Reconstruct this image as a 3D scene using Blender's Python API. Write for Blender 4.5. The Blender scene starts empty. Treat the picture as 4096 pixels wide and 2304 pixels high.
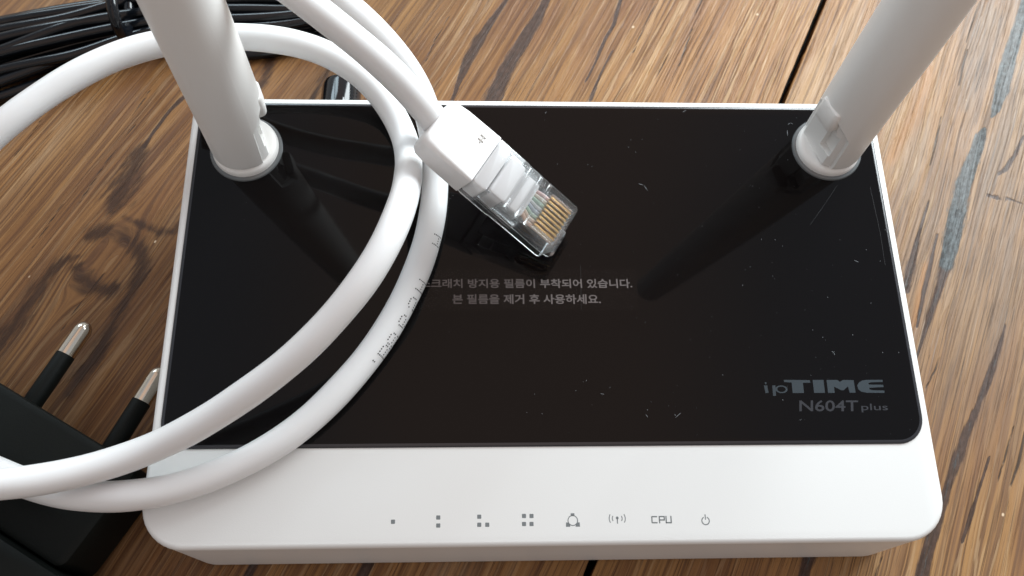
import bpy, bmesh, math, random
import numpy as np
from mathutils import Vector, Matrix
random.seed(7); rng = np.random.default_rng(7)
SC = bpy.context.scene; COL = SC.collection
MM = 0.001
D = {"STAINS": [["m", [[-71.91, 97.56, 0.3], [-73.49, 105.8, 0.74], [-74.87, 114.44, 1.5], [-75.17, 121.55, 1.64], [-75.08, 130.32, 1.09], [-74.78, 139.46, 0.59], [-75.09, 145.97, 0.39]]], ["m", [[-62.48, 103.76, 2.43], [-63.89, 116.12, 2.05], [-63.8, 130.28, 1.91], [-63.95, 141.97, 1.3], [-65.05, 148.91, 0.92]]], ["m", [[-38.5, 116.36, 0.55], [-39.56, 126.09, 0.31], [-39.74, 135.62, 0.19]]], ["m", [[-42.28, 121.74, 0.19], [-42.42, 129.86, 0.38], [-43.28, 138.99, 0.51], [-43.1, 145.01, 0.52], [-44.94, 154.83, 0.59], [-45.6, 160.07, 0.53]]], ["c", [[-34.28, 137.88, 0.13], [-34.91, 146.97, 0.23], [-35.12, 154.38, 0.2], [-35.57, 163.0, 0.13]]], ["c", [[-20.76, 138.66, 0.13], [-21.49, 146.48, 0.32], [-22.15, 154.03, 0.2]]], ["c", [[-23.23, 159.41, 0.26], [-23.56, 170.31, 0.2]]], ["c", [[-85.02, 107.96, 0.19], [-86.32, 116.48, 0.25], [-86.8, 126.76, 0.13]]], ["c", [[-24.8, 130.61, 0.13], [-25.13, 137.44, 0.19], [-24.83, 143.74, 0.13]]], ["d", [[-120.55, 73.45, 0.24], [-121.13, 81.73, 0.96], [-123.77, 92.24, 0.86], [-124.69, 98.92, 0.37]]], ["d", [[-105.87, 79.93, 0.36], [-107.11, 89.82, 0.55], [-107.81, 96.36, 0.31]]], ["m", [[-136.93, 68.93, 0.71], [-137.85, 62.84, 0.53], [-137.51, 55.68, 0.52], [-136.79, 49.79, 0.51]]], ["d", [[-137.34, 52.18, 0.34], [-136.16, 45.73, 1.7], [-135.02, 39.44, 2.35], [-133.52, 34.32, 2.1], [-132.22, 30.05, 0.77]]], ["d", [[-134.0, 13.42, 0.43], [-134.59, 8.59, 1.05], [-133.9, 2.28, 1.14], [-133.32, -4.63, 1.43], [-133.28, -9.86, 1.62], [-133.03, -16.89, 1.5]]], ["d", [[-131.03, 17.18, 0.32], [-133.05, 15.03, 0.75], [-134.8, 13.02, 0.85], [-135.3, 10.87, 0.53]]], ["d", [[-115.03, 16.73, 0.53], [-114.21, 11.22, 0.94], [-113.28, 5.19, 0.83], [-111.99, -1.19, 1.12], [-111.99, -6.65, 1.21], [-111.75, -13.19, 0.69]]], ["c", [[-140.98, 28.14, 0.12], [-141.53, 32.82, 0.22], [-142.67, 42.47, 0.17], [-143.09, 54.69, 0.12]]], ["c", [[-143.12, 12.75, 0.12], [-143.5, 18.83, 0.22], [-144.65, 27.95, 0.12]]], ["c", [[-145.71, 56.1, 0.12], [-145.85, 60.66, 0.29], [-146.49, 65.99, 0.12]]], ["c", [[-122.89, -1.64, 0.15], [-123.49, 7.39, 0.16], [-123.28, 15.67, 0.12]]], ["c", [[-164.48, 33.27, 0.12], [-164.71, 38.42, 0.17], [-165.93, 45.91, 0.12]]], ["b", [[64.84, 215.92, 1.39], [64.53, 202.26, 1.5], [64.12, 185.04, 2.12], [64.14, 172.93, 2.07], [64.06, 164.82, 1.15], [63.48, 161.63, 0.25]]], ["b", [[62.57, 157.36, 0.38], [62.22, 153.89, 1.51], [61.75, 145.26, 1.79], [61.03, 135.61, 2.0], [61.47, 125.58, 2.27], [61.82, 117.76, 2.11], [62.04, 109.56, 1.62]]], ["g", [[61.59, 125.64, 1.79], [61.82, 117.76, 2.11], [62.04, 109.56, 1.73], [61.97, 102.31, 1.14], [61.54, 94.12, 0.79], [61.24, 84.57, 0.39], [61.03, 79.69, 0.16]]], ["c", [[50.68, 156.13, 0.19], [51.23, 146.96, 0.37], [51.5, 137.51, 0.18]]], ["g", [[53.78, 126.79, 0.18], [53.75, 120.82, 0.36], [53.73, 113.76, 0.64], [54.05, 105.46, 1.15], [54.4, 97.82, 1.25]]], ["g", [[58.01, 117.93, 0.24], [58.31, 110.75, 0.52], [58.56, 104.52, 0.69], [58.64, 99.14, 0.68], [59.38, 88.91, 0.33]]], ["g", [[78.97, 100.05, 0.22], [78.76, 93.35, 0.55], [78.02, 83.75, 1.03], [76.98, 76.37, 0.64], [76.53, 72.79, 0.85], [75.82, 66.58, 1.16], [75.04, 59.59, 1.3], [74.56, 53.36, 1.02], [74.39, 47.68, 1.21], [73.59, 39.61, 1.49], [73.73, 32.25, 1.66], [73.79, 27.83, 1.45]]], ["m", [[81.77, 64.36, 0.16], [81.09, 55.76, 0.31], [80.53, 48.05, 0.5], [79.98, 42.2, 0.15]]], ["c", [[85.5, 74.48, 0.12], [85.08, 65.83, 0.26], [84.46, 58.61, 0.12]]], ["c", [[88.21, 73.81, 0.32], [88.16, 66.04, 0.42], [87.39, 59.4, 0.21]]], ["c", [[62.02, 60.5, 0.12], [56.36, 73.91, 0.12]]], ["c", [[64.78, 73.86, 0.12], [65.95, 80.68, 0.27], [66.06, 84.27, 0.12]]], ["c", [[64.54, 27.65, 0.15], [64.93, 32.59, 0.2]]], ["g", [[-54.13, -31.85, 1.01], [-54.31, -27.86, 1.02], [-54.63, -18.76, 0.66]]], ["g", [[-32.91, -23.92, 1.2], [-32.94, -17.69, 1.21], [-32.82, -7.18, 0.96]]], ["g", [[50.82, 18.02, 1.34], [50.73, 22.99, 1.36], [51.04, 36.49, 1.2]]], ["c", [[-20.17, -9.67, 0.24], [-14.1, -10.1, 0.12]]], ["g", [[72.89, 159.72, 0.38], [71.85, 151.78, 0.62], [70.29, 145.56, 0.74], [68.75, 143.01, 0.49]]], ["g", [[67.55, 135.37, 0.3], [70.12, 135.79, 0.85], [73.29, 136.5, 0.6], [77.94, 136.24, 0.48]]], ["c", [[51.35, 184.72, 0.2], [51.64, 197.85, 0.27], [51.79, 204.63, 0.21]]], ["c", [[53.0, 168.08, 0.26], [52.45, 175.9, 0.33], [52.28, 183.08, 0.2]]], ["o", [[43.95, 171.58, 1.3], [44.04, 158.6, 2.17], [42.67, 146.39, 1.62], [41.35, 134.68, 1.22]]], ["o", [[58.76, 89.42, 0.56], [58.01, 98.06, 0.91], [57.22, 107.02, 0.58]]], ["w", [[55.72, 199.94, 2.72], [55.72, 184.84, 3.05], [56.19, 171.7, 2.6], [56.09, 161.77, 1.28]]]], "KNOT": [[[-133.26, 21.53, 0.6], [-132.42, 23.37, 1.33], [-129.75, 25.25, 1.45], [-126.06, 26.29, 1.58], [-122.62, 25.62, 1.57], [-119.12, 23.84, 1.32]], [[-119.53, 24.42, 0.84], [-116.67, 21.97, 1.19], [-115.44, 18.78, 1.42], [-114.89, 16.05, 1.06]], [[-130.22, 13.76, 0.95], [-127.68, 12.37, 1.3], [-124.38, 11.37, 1.29], [-121.66, 11.6, 1.29], [-119.35, 12.36, 1.41], [-118.44, 13.55, 0.82]], [[-129.97, 29.55, 0.24], [-126.8, 30.32, 0.73], [-122.65, 30.76, 0.61], [-118.11, 30.62, 0.85], [-115.39, 31.97, 0.61], [-115.56, 37.52, 0.25]], [[-130.7, 13.9, 0.3], [-128.95, 15.91, 0.42], [-126.03, 15.45, 0.3]]], "KNOTC": [-126.17, 18.05], "JOINT_T": 9.26, "JOINTP": [[9.32, 182.76], [9.35, 140.56], [9.13, 2.34]], "B": [[-22.08, 76.09, 49.66], [-23.25, 76.85, 51.1], [-26.44, 78.56, 55.15], [-31.72, 80.76, 61.57], [-39.73, 84.23, 67.38], [-44.89, 86.89, 70.7], [-50.81, 90.04, 73.09]], "A": [[-41.94, 97.09, 62.47], [-37.89, 95.03, 59.4], [-32.61, 92.45, 55.02], [-29.56, 90.42, 51.93], [-26.77, 88.07, 47.55], [-24.49, 85.11, 42.84], [-23.3, 82.36, 37.08], [-22.97, 79.31, 32.25], [-22.91, 75.8, 31.71], [-23.15, 67.87, 30.8], [-24.19, 61.57, 30.09], [-25.72, 55.43, 29.39], [-28.04, 49.7, 28.73], [-30.65, 43.84, 28.06], [-33.46, 38.63, 27.47], [-36.73, 34.05, 26.95], [-40.65, 29.31, 26.41], [-45.17, 24.19, 25.83], [-50.35, 19.81, 25.33], [-56.19, 16.17, 24.91], [-63.07, 12.98, 24.55], [-69.79, 10.53, 24.27], [-76.1, 9.28, 24.91], [-84.14, 9.15, 23.37], [-92.53, 10.57, 20.9], [-99.74, 12.57, 19.33], [-105.84, 14.86, 18.51], [-113.02, 17.98, 18.05]], "Cc": [[-111.11, 68.19, 47.34], [-106.6, 75.5, 47.8], [-102.85, 81.04, 47.35], [-97.14, 88.15, 46.64], [-90.54, 94.71, 45.71], [-82.9, 99.23, 44.94], [-74.63, 101.81, 44.35], [-65.87, 102.7, 44.07], [-58.95, 102.94, 43.38], [-52.81, 102.22, 42.74], [-46.97, 100.86, 41.78], [-41.72, 98.87, 39.92], [-37.49, 96.19, 37.67], [-34.05, 92.84, 35.06], [-31.42, 89.17, 33.23], [-29.72, 85.15, 32.77], [-28.83, 80.29, 33.58], [-28.02, 71.23, 40.31], [-27.58, 63.09, 46.36], [-28.1, 56.74, 49.34], [-29.29, 51.69, 50.15], [-30.96, 47.51, 49.68], [-33.77, 42.64, 48.27], [-37.07, 38.85, 46.81], [-42.67, 33.11, 43.74], [-49.51, 27.98, 40.34], [-56.08, 24.39, 37.16], [-62.04, 21.35, 34.28], [-69.46, 18.21, 31.28], [-77.2, 15.74, 28.6], [-83.21, 13.69, 28.43], [-89.6, 12.03, 28.45], [-95.0, 10.95, 28.79], [-99.87, 10.28, 29.35], [-106.01, 9.99, 30.05]], "SQ": [[[47.49, 4.78]], [[56.04, 5.47], [56.06, 4.0]], [[63.84, 5.53], [63.84, 4.05], [65.36, 4.04]], [[72.39, 5.58], [73.83, 5.56], [72.37, 4.1], [73.8, 4.08]]], "IC": {"net": [81.72, 4.64], "wifi": [90.29, 4.78], "cpu": [98.83, 4.62], "pow": [107.35, 4.41]}, "mm_px_icons": 0.048102598682399564, "LOGO": {"T": [[125.847, 31.871], [131.234, 31.782], [131.264, 31.238], [129.748, 31.245], [129.687, 29.121], [127.362, 29.133], [127.419, 31.308], [125.868, 31.418]], "I": [[131.818, 31.818], [134.071, 31.808], [134.017, 29.124], [131.776, 29.135]], "M": [[134.715, 31.805], [136.906, 31.795], [137.429, 31.404], [138.131, 31.79], [140.32, 31.741], [140.348, 29.13], [139.115, 29.136], [138.964, 30.452], [137.901, 29.618], [137.409, 29.685], [136.06, 30.401], [136.029, 29.114], [134.658, 29.121]], "E": [[146.369, 31.778], [146.295, 31.324], [143.935, 31.296], [143.26, 31.117], [143.366, 30.806], [146.328, 30.74], [146.33, 30.274], [143.337, 30.133], [143.334, 29.785], [144.054, 29.613], [146.366, 29.55], [146.324, 29.061], [142.685, 29.105], [141.564, 29.342], [141.022, 29.835], [140.9, 30.636], [141.412, 31.281], [142.05, 31.642], [142.979, 31.794]], "i": [[121.636, 30.729], [122.275, 30.726], [122.43, 29.209], [121.784, 29.136]], "pstem": [[123.349, 30.72], [123.989, 30.717], [123.888, 28.6], [123.272, 28.565]]}, "LOGO_dot": [122.051, 31.217], "LOGO_bowl": [[125.158, 29.914], [126.411, 29.908], [125.255, 30.711]], "TXT": {"N604T": [[128.241, 25.361], [140.323, 25.289], [128.537, 27.643]], "plus": [[140.986, 25.449], [146.454, 25.417], [141.134, 26.401]]}, "KOR": [[[51.559, 51.738], [96.073, 51.734], [51.513, 53.785]], [[58.301, 48.226], [89.27, 48.199], [58.28, 50.392]]], "STK": [[49.11, 55.992], [97.258, 55.93], [97.12, 46.772], [49.359, 46.83]], "DUST": [[100.43, 87.22], [98.76, 83.98], [97.88, 87.07], [97.25, 85.17], [81.14, 80.86], [87.91, 80.78], [88.78, 80.29], [124.79, 62.92], [127.79, 62.81], [142.03, 62.84], [120.48, 55.86], [121.63, 56.54], [119.56, 52.34], [126.25, 54.44], [126.56, 53.87], [112.28, 45.36], [137.46, 49.65], [146.57, 48.35], [137.09, 37.72], [147.34, 37.58], [150.72, 37.57], [152.42, 65.23], [129.25, 61.35], [112.13, 66.0], [85.45, 31.88], [74.92, 29.17], [83.25, 29.84], [73.29, 25.49], [76.33, 25.22], [97.18, 24.74], [102.97, 24.8], [97.5, 25.84], [58.2, 73.05], [57.56, 72.33], [63.67, 61.56], [124.29, 75.69], [125.1, 70.53], [122.44, 84.72], [132.96, 82.27], [133.28, 42.48], [135.17, 40.85], [98.23, 44.18], [105.87, 54.71], [147.51, 60.51], [150.12, 57.9], [141.59, 41.37], [90.2, 30.47], [113.38, 32.95], [125.13, 27.72], [128.18, 23.63]], "LINT": [[[98.82, 76.17], [100.06, 75.75], [100.91, 74.35]], [[110.19, 94.27], [111.11, 94.93]], [[78.76, 93.65], [79.12, 94.11]], [[134.07, 91.23], [134.72, 91.76], [135.36, 91.37]], [[133.8, 89.93], [133.71, 88.32]], [[136.59, 37.89], [137.06, 37.51], [137.14, 36.98]], [[97.04, 24.94], [97.5, 24.33]], [[102.92, 24.2], [104.27, 25.3]], [[144.39, 58.07], [145.41, 57.6]], [[88.21, 29.2], [89.01, 29.04]]], "SCR": [[[150.17, 83.65], [150.45, 77.38], [150.51, 72.45], [150.82, 60.52]], [[150.72, 75.52], [151.21, 64.64], [151.07, 57.03]], [[143.46, 76.1], [139.3, 70.58], [135.95, 66.37]], [[85.32, 56.96], [85.06, 46.93]]], "CAM": {"C": [-13.9593, -27.0985, 185.5087], "R": [[0.9991844, -0.0179136, 0.0361903], [7.2e-05, 0.8970079, 0.4420145], [0.040381, 0.4416514, -0.8962775]]}, "ANT_L": [[-64.56, 83.55, 29.52], [-64.33, 82.36, 51.97], [-65.74, 85.03, 72.18]], "ANT_R": [[64.68, 84.49, 29.63], [61.95, 79.44, 57.33], [67.04, 85.63, 74.0]], "x1": [-99.02, 39.79, 18.27], "pin1t": [-101.17, 51.76, 8.0], "pin1b": [-108.74, 33.74, 8.0], "pin2a": [-85.66, 32.55, 8.0], "pin2b": [-90.51, 22.89, 8.0], "fl": [-109.41, 32.86, 21.08], "fr": [-91.43, 22.67, 16.87], "line2_0": [[-113.99, 8.95, 0.0], [-94.71, -1.32, 0.0], [-121.65, 40.55, 0.0], [-99.18, 27.65, 0.0]], "line2_20": [[-103.2, 5.06, 20.0], [-86.01, -4.1, 20.0], [-110.04, 33.26, 20.0], [-89.99, 21.75, 20.0]], "line2_24": [[-101.05, 4.28, 24.0], [-84.26, -4.66, 24.0], [-107.72, 31.8, 24.0], [-88.15, 20.57, 24.0]], "line2_30": [[-97.81, 3.12, 30.0], [-81.65, -5.49, 30.0], [-104.24, 29.61, 30.0], [-85.4, 18.8, 30.0]], "line2_34": [[-95.66, 2.34, 34.0], [-79.91, -6.05, 34.0], [-101.91, 28.15, 34.0], [-83.56, 17.62, 34.0]], "dc": [[-46.84, 109.91, 14.0], [-46.91, 120.32, 14.0], [-52.24, 115.39, 14.0], [-42.18, 115.52, 14.0]], "bund": [[-139.84, 131.84, 8.0], [-143.68, 147.65, 8.0], [-136.72, 118.95, 8.0], [-124.84, 137.26, 8.0], [-111.41, 142.8, 8.0], [-109.72, 133.58, 8.0], [-113.08, 151.89, 8.0], [-80.32, 140.19, 8.0], [-71.58, 139.89, 8.0], [-62.56, 144.09, 8.0], [-69.84, 149.0, 8.0], [-97.81, 154.05, 8.0]], "ZB": 15.0, "pin1a": [-104.25, 43.9, 8.0], "AD": [[-112.94, 35.08, 15.0], [-92.29, 23.23, 15.0], [-105.9, 6.03, 15.0], [-86.88, -3.82, 18.0]], "CH": [["A", -21.67, 59.43, 35.89], ["I", -23.19, 54.69, 33.49], ["T", -24.2, 51.99, 32.11], ["H", -25.31, 49.51, 30.84], ["5", -27.64, 45.92, 28.97], ["6", -29.36, 43.0, 27.45], ["8", -31.18, 39.86, 25.82], ["B", -33.3, 36.72, 24.18], [".", -34.71, 34.93, 23.23]], "plug_t": [4.11, 59.19, 36.94], "plug_f": [-12.26, 70.42, 46.19], "plug_r": [-20.21, 73.42, 52.89]}

# ------------------------------------------------------------------ camera
cam = bpy.data.cameras.new('camera'); camo = bpy.data.objects.new('camera', cam); COL.objects.link(camo)
R = np.array(D['CAM']['R']); cx, cy, cz = R[0], R[1], R[2]
camo.matrix_world = Matrix(((cx[0], cy[0], -cz[0], D['CAM']['C'][0]*MM), (cx[1], cy[1], -cz[1], D['CAM']['C'][1]*MM),
                            (cx[2], cy[2], -cz[2], D['CAM']['C'][2]*MM), (0, 0, 0, 1)))
cam.sensor_width = 36; cam.lens = 36*3400/4096; cam.clip_start = 0.005; cam.clip_end = 20
cam.dof.use_dof = True; cam.dof.focus_distance = 0.176; cam.dof.aperture_fstop = 34
SC.camera = camo
# ------------------------------------------------------------------ room light: dim warm room, one window behind to the right (two panes)
W = bpy.data.worlds.new('World'); SC.world = W; W.use_nodes = True
_n = W.node_tree.nodes; _l = W.node_tree.links; _n['Background'].inputs[1].default_value = 1.0
_tc = _n.new('ShaderNodeTexCoord'); _s = _n.new('ShaderNodeSeparateXYZ'); _l.new(_tc.outputs['Generated'], _s.inputs[0])
def _ramp(src, a, b):
    r = _n.new('ShaderNodeMapRange'); r.interpolation_type = 'SMOOTHSTEP'; _l.new(src, r.inputs[0]); r.inputs[1].default_value = a; r.inputs[2].default_value = b; return r.outputs[0]
def _mix(f, a, b):
    m = _n.new('ShaderNodeMix'); m.data_type = 'RGBA'; _l.new(f, m.inputs[0])
    for k, x in ((6, a), (7, b)):
        if isinstance(x, tuple): m.inputs[k].default_value = (*x, 1)
        else: _l.new(x, m.inputs[k])
    return m.outputs[2]
_walls = _mix(_ramp(_s.outputs[1], -.75, .1), (.36, .335, .32), (.60, .61, .61))      # room: darker where the photographer stands, pale walls otherwise
_c = _n.new('ShaderNodeMath'); _c.operation = 'SUBTRACT'; _l.new(_s.outputs[0], _c.inputs[0]); _c.inputs[1].default_value = .05
_d = _n.new('ShaderNodeMath'); _d.operation = 'ABSOLUTE'; _l.new(_c.outputs[0], _d.inputs[0])
_ceil = _mix(_ramp(_d.outputs[0], .12, .42), (.86, .66, .56), (.50, .53, .58))       # warm ceiling boards, cooler towards the walls
_l.new(_mix(_ramp(_s.outputs[2], .40, .75), _walls, _ceil), _n['Background'].inputs[0])   # brown ceiling
def window_pane(name, az, el, dist, sx, sy, power, col, shift=0):
    L = bpy.data.lights.new(name, 'AREA'); L.shape = 'RECTANGLE'; L.size = sx; L.size_y = sy; L.energy = power; L.color = col
    o = bpy.data.objects.new(name, L); COL.objects.link(o)
    a = math.radians(az); e = math.radians(el)
    d = Vector((math.sin(a)*math.cos(e), math.cos(a)*math.cos(e), math.sin(e)))
    c = Vector((0, 0.05, 0.02))
    side = Vector((math.cos(a), -math.sin(a), 0))
    o.location = c + d*dist + side*shift
    o.rotation_euler = (-d).to_track_quat('-Z', 'Y').to_euler()
window_pane('window_light', 44, 30, 0.72, 0.24, 0.33, 5.1, (0.89, 0.97, 1.0), -0.127)
window_pane('window_light', 44, 30, 0.72, 0.24, 0.33, 5.1, (0.89, 0.97, 1.0), 0.127)
window_pane('far_window_light', -27, 31, 0.9, 0.15, 0.22, 1.1, (0.72, 0.9, 1.0), -0.09)
window_pane('far_window_light', -27, 31, 0.9, 0.15, 0.22, 1.1, (0.72, 0.9, 1.0), 0.09)
SC.view_settings.view_transform = 'Standard'; SC.view_settings.look = 'None'; SC.view_settings.exposure = 0; SC.view_settings.gamma = 1
SC.cycles.max_bounces = 12; SC.cycles.transparent_max_bounces = 16

# ------------------------------------------------------------------ helpers
def thing(name, label, cat, loc=(0, 0, 0)):
    o = bpy.data.objects.new(name, None); COL.objects.link(o); o.empty_display_size = 0.01
    o.location = Vector(loc)*MM; o['label'] = label; o['category'] = cat
    return o
def world_loc(o):
    v = Vector((0, 0, 0))
    while o is not None: v += o.location; o = o.parent
    return v
def mesh(name, V, F, mat, parent=None, smooth=True, sharp=35):
    m = bpy.data.meshes.new(name); base = world_loc(parent)
    V = np.asarray(V, float)*MM - np.array(base)
    m.from_pydata(V.tolist(), [], [list(f) for f in F]); m.validate()
    bm = bmesh.new(); bm.from_mesh(m); bmesh.ops.recalc_face_normals(bm, faces=bm.faces); bm.to_mesh(m); bm.free()
    if smooth:
        m.shade_smooth()
        if sharp: m.set_sharp_from_angle(angle=math.radians(sharp))
    if mat: m.materials.append(mat)
    o = bpy.data.objects.new(name, m); COL.objects.link(o); o.parent = parent
    return o
class MB:
    def __init__(s): s.V = []; s.F = []
    def add(s, V, F):
        n = len(s.V); s.V += [tuple(map(float, v)) for v in V]; s.F += [[i+n for i in f] for f in F]; return s
    def build(s, name, mat, parent=None, **k): return mesh(name, s.V, s.F, mat, parent, **k)
def frames(P):
    P = np.asarray(P, float); T = np.gradient(P, axis=0); T /= np.linalg.norm(T, axis=1)[:, None]
    N = np.zeros_like(P); n = np.cross(T[0], [0, 0, 1.]);
    if np.linalg.norm(n) < 1e-3: n = np.array([1., 0, 0])
    n /= np.linalg.norm(n)
    for i in range(len(P)):
        n = n - T[i]*(n@T[i]); n /= np.linalg.norm(n); N[i] = n
    return P, T, N, np.cross(T, N)
def tube(P, r, n=16, cap=True):
    P, T, N, B = frames(P); r = np.broadcast_to(np.asarray(r, float), (len(P),))
    a = np.arange(n)*2*math.pi/n
    V = (P[:, None]+r[:, None, None]*(np.cos(a)[None, :, None]*N[:, None]+np.sin(a)[None, :, None]*B[:, None])).reshape(-1, 3)
    F = [(i*n+j, i*n+(j+1) % n, (i+1)*n+(j+1) % n, (i+1)*n+j) for i in range(len(P)-1) for j in range(n)]
    if cap: F += [tuple(range(n))[::-1], tuple((len(P)-1)*n+j for j in range(n))]
    return V, F
def catmull(P, step=1.0):
    P = np.asarray(P, float); out = []
    Q = np.vstack([2*P[0]-P[1], P, 2*P[-1]-P[-2]])
    for i in range(1, len(Q)-2):
        p0, p1, p2, p3 = Q[i-1:i+3]; k = max(2, int(np.linalg.norm(p2-p1)/step))
        d = [0]; 
        for a, b in ((p0, p1), (p1, p2), (p2, p3)): d.append(d[-1]+max(1e-6, np.linalg.norm(b-a))**0.5)
        for t in np.linspace(d[1], d[2], k, endpoint=False):
            A1 = (d[1]-t)/(d[1]-d[0])*p0+(t-d[0])/(d[1]-d[0])*p1; A2 = (d[2]-t)/(d[2]-d[1])*p1+(t-d[1])/(d[2]-d[1])*p2
            A3 = (d[3]-t)/(d[3]-d[2])*p2+(t-d[2])/(d[3]-d[2])*p3
            B1 = (d[2]-t)/(d[2]-d[0])*A1+(t-d[0])/(d[2]-d[0])*A2; B2 = (d[3]-t)/(d[3]-d[1])*A2+(t-d[1])/(d[3]-d[1])*A3
            out.append((d[2]-t)/(d[2]-d[1])*B1+(t-d[1])/(d[2]-d[1])*B2)
    out.append(P[-1]); return np.array(out)
def smooth(P, k, it=1):
    P = np.array(P)
    for _ in range(it):
        Q = P.copy(); w = 2*k+1
        pad = np.vstack([np.repeat(P[:1], k, 0), P, np.repeat(P[-1:], k, 0)])
        for i in range(len(P)): Q[i] = pad[i:i+w].mean(0)
        e = np.minimum(1, np.minimum(np.arange(len(P)), np.arange(len(P))[::-1])/k)[:, None]
        P = P*(1-e)+Q*e
    return P
def rrect(x0, x1, y0, y1, r, n=8):
    rs = r if hasattr(r, '__len__') else (r,)*4; pts = []
    for (cx, cy, a0), q in zip(((x0, y0, 180), (x1, y0, 270), (x1, y1, 0), (x0, y1, 90)), rs):
        sx = cx+q if cx == x0 else cx-q; sy = cy+q if cy == y0 else cy-q
        for k in range(n+1):
            a = math.radians(a0+90*k/n); pts.append((sx+q*math.cos(a), sy+q*math.sin(a)))
    return pts
def loft(rings, cap0=True, cap1=True):
    n = len(rings[0]); V = [p for r in rings for p in r]
    F = [(i*n+j, i*n+(j+1) % n, (i+1)*n+(j+1) % n, (i+1)*n+j) for i in range(len(rings)-1) for j in range(n)]
    if cap0: F.append(tuple(range(n))[::-1])
    if cap1: F.append(tuple((len(rings)-1)*n+j for j in range(n)))
    return V, F
def bevbox(x0, x1, y0, y1, z0, z1, b=0.4, r=None, n=4):
    r = r or b*1.5; R_ = lambda i, z: [(x, y, z) for x, y in rrect(x0+i, x1-i, y0+i, y1-i, max(r-i, 0.02), n)]
    return loft([R_(b, z0), R_(b*.3, z0+b*.3), R_(0, z0+b), R_(0, z1-b), R_(b*.3, z1-b*.3), R_(b, z1)])
def xf(V, M, t): return np.asarray(V, float)@np.asarray(M, float).T+np.asarray(t, float)

# ------------------------------------------------------------------ materials
def mat(name, col=(.8, .8, .8), rough=.5, spec=.5, metal=0, bump=0, bscale=3000, coat=0, var=0, trans=0, sss=0):
    m = bpy.data.materials.new(name); m.use_nodes = True; nt = m.node_tree; b = nt.nodes['Principled BSDF']
    b.inputs['Base Color'].default_value = (*col, 1); b.inputs['Roughness'].default_value = rough
    b.inputs['Specular IOR Level'].default_value = spec; b.inputs['Metallic'].default_value = metal
    b.inputs['Coat Weight'].default_value = coat; b.inputs['Coat Roughness'].default_value = .05
    b.inputs['Transmission Weight'].default_value = trans
    if sss: b.inputs['Subsurface Weight'].default_value = sss; b.inputs['Subsurface Scale'].default_value = .002; b.inputs['Subsurface Radius'].default_value = (1, .9, .8)
    tc = nt.nodes.new('ShaderNodeTexCoord')
    if bump:
        n = nt.nodes.new('ShaderNodeTexNoise'); n.inputs['Scale'].default_value = bscale; n.inputs['Detail'].default_value = 3
        bp = nt.nodes.new('ShaderNodeBump'); bp.inputs['Strength'].default_value = bump; bp.inputs['Distance'].default_value = .00005
        nt.links.new(tc.outputs['Object'], n.inputs['Vector']); nt.links.new(n.outputs['Fac'], bp.inputs['Height']); nt.links.new(bp.outputs[0], b.inputs['Normal'])
    if var:
        n = nt.nodes.new('ShaderNodeTexNoise'); n.inputs['Scale'].default_value = 60; n.inputs['Detail'].default_value = 6
        r = nt.nodes.new('ShaderNodeMapRange'); r.inputs['From Min'].default_value = .3; r.inputs['From Max'].default_value = .7
        r.inputs['To Min'].default_value = max(.02, rough-var); r.inputs['To Max'].default_value = rough+var
        nt.links.new(tc.outputs['Object'], n.inputs['Vector']); nt.links.new(n.outputs['Fac'], r.inputs['Value']); nt.links.new(r.outputs[0], b.inputs['Roughness'])
    return m
WHITE = mat('white_plastic', (.75, .755, .745), .38, .45, bump=.25, bscale=4500, var=.05)
ANT = mat('antenna_plastic', (.81, .80, .78), .42, .4, bump=.3, bscale=5000)
JACKET = mat('cable_jacket', (.80, .805, .81), .34, .45, bump=.15, bscale=1500, sss=.15)
BOOT = mat('boot_plastic', (.82, .82, .82), .5, .3, bump=.2, bscale=2500, sss=.1)
GLOSS = mat('black_gloss', (.0024, .0018, .0020), .05, .19, bump=.06, bscale=160, var=.03)
LOGOM = mat('logo_print', (.024, .036, .045), .3, .5)
LOGO2 = mat('model_print', (.02, .022, .028), .3, .5)
ICON = mat('icon_print', (.16, .175, .18), .5, .3)
KTXT = mat('sticker_print', (.115, .098, .096), .5, .4)
INK = mat('ink', (.03, .03, .035), .6, .3)
BLACK = mat('black_rubber', (.004, .005, .007), .11, .36, var=.03)
MATTE = mat('black_plastic', (.004, .0055, .005), .55, .15, bump=.6, bscale=2500)
DULL = mat('dull_black_cord', (.02, .022, .026), .5, .4)
STEEL = mat('nickel', (.62, .57, .49), .16, .5, metal=1)
GOLD = mat('gold', (.86, .56, .24), .38, .5, metal=1)
GREYRING = mat('grey_ring', (.13, .14, .145), .2, .5)
DUST = mat('dust', (.24, .255, .27), .8, .2)
PAPER = mat('label_paper', (.62, .62, .55), .6, .3)
def clear(name, dens=.0, rough=.03, tint=(.95, .97, .98), k=1.0):
    m = bpy.data.materials.new(name); m.use_nodes = True; nt = m.node_tree; nt.nodes.clear()
    o = nt.nodes.new('ShaderNodeOutputMaterial'); mix = nt.nodes.new('ShaderNodeMixShader'); t = nt.nodes.new('ShaderNodeBsdfTransparent')
    g = nt.nodes.new('ShaderNodeBsdfGlossy'); f = nt.nodes.new('ShaderNodeFresnel'); a = nt.nodes.new('ShaderNodeMath')
    t.inputs[0].default_value = (*tint, 1); g.inputs['Roughness'].default_value = rough; g.inputs['Color'].default_value = (1, 1, 1, 1)
    f.inputs['IOR'].default_value = 1.58; a.operation = 'MULTIPLY_ADD'; a.inputs[1].default_value = k; a.inputs[2].default_value = dens; a.use_clamp = True
    nt.links.new(f.outputs[0], a.inputs[0]); nt.links.new(a.outputs[0], mix.inputs[0]); nt.links.new(t.outputs[0], mix.inputs[1])
    nt.links.new(g.outputs[0], mix.inputs[2]); nt.links.new(mix.outputs[0], o.inputs[0]); return m
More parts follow.
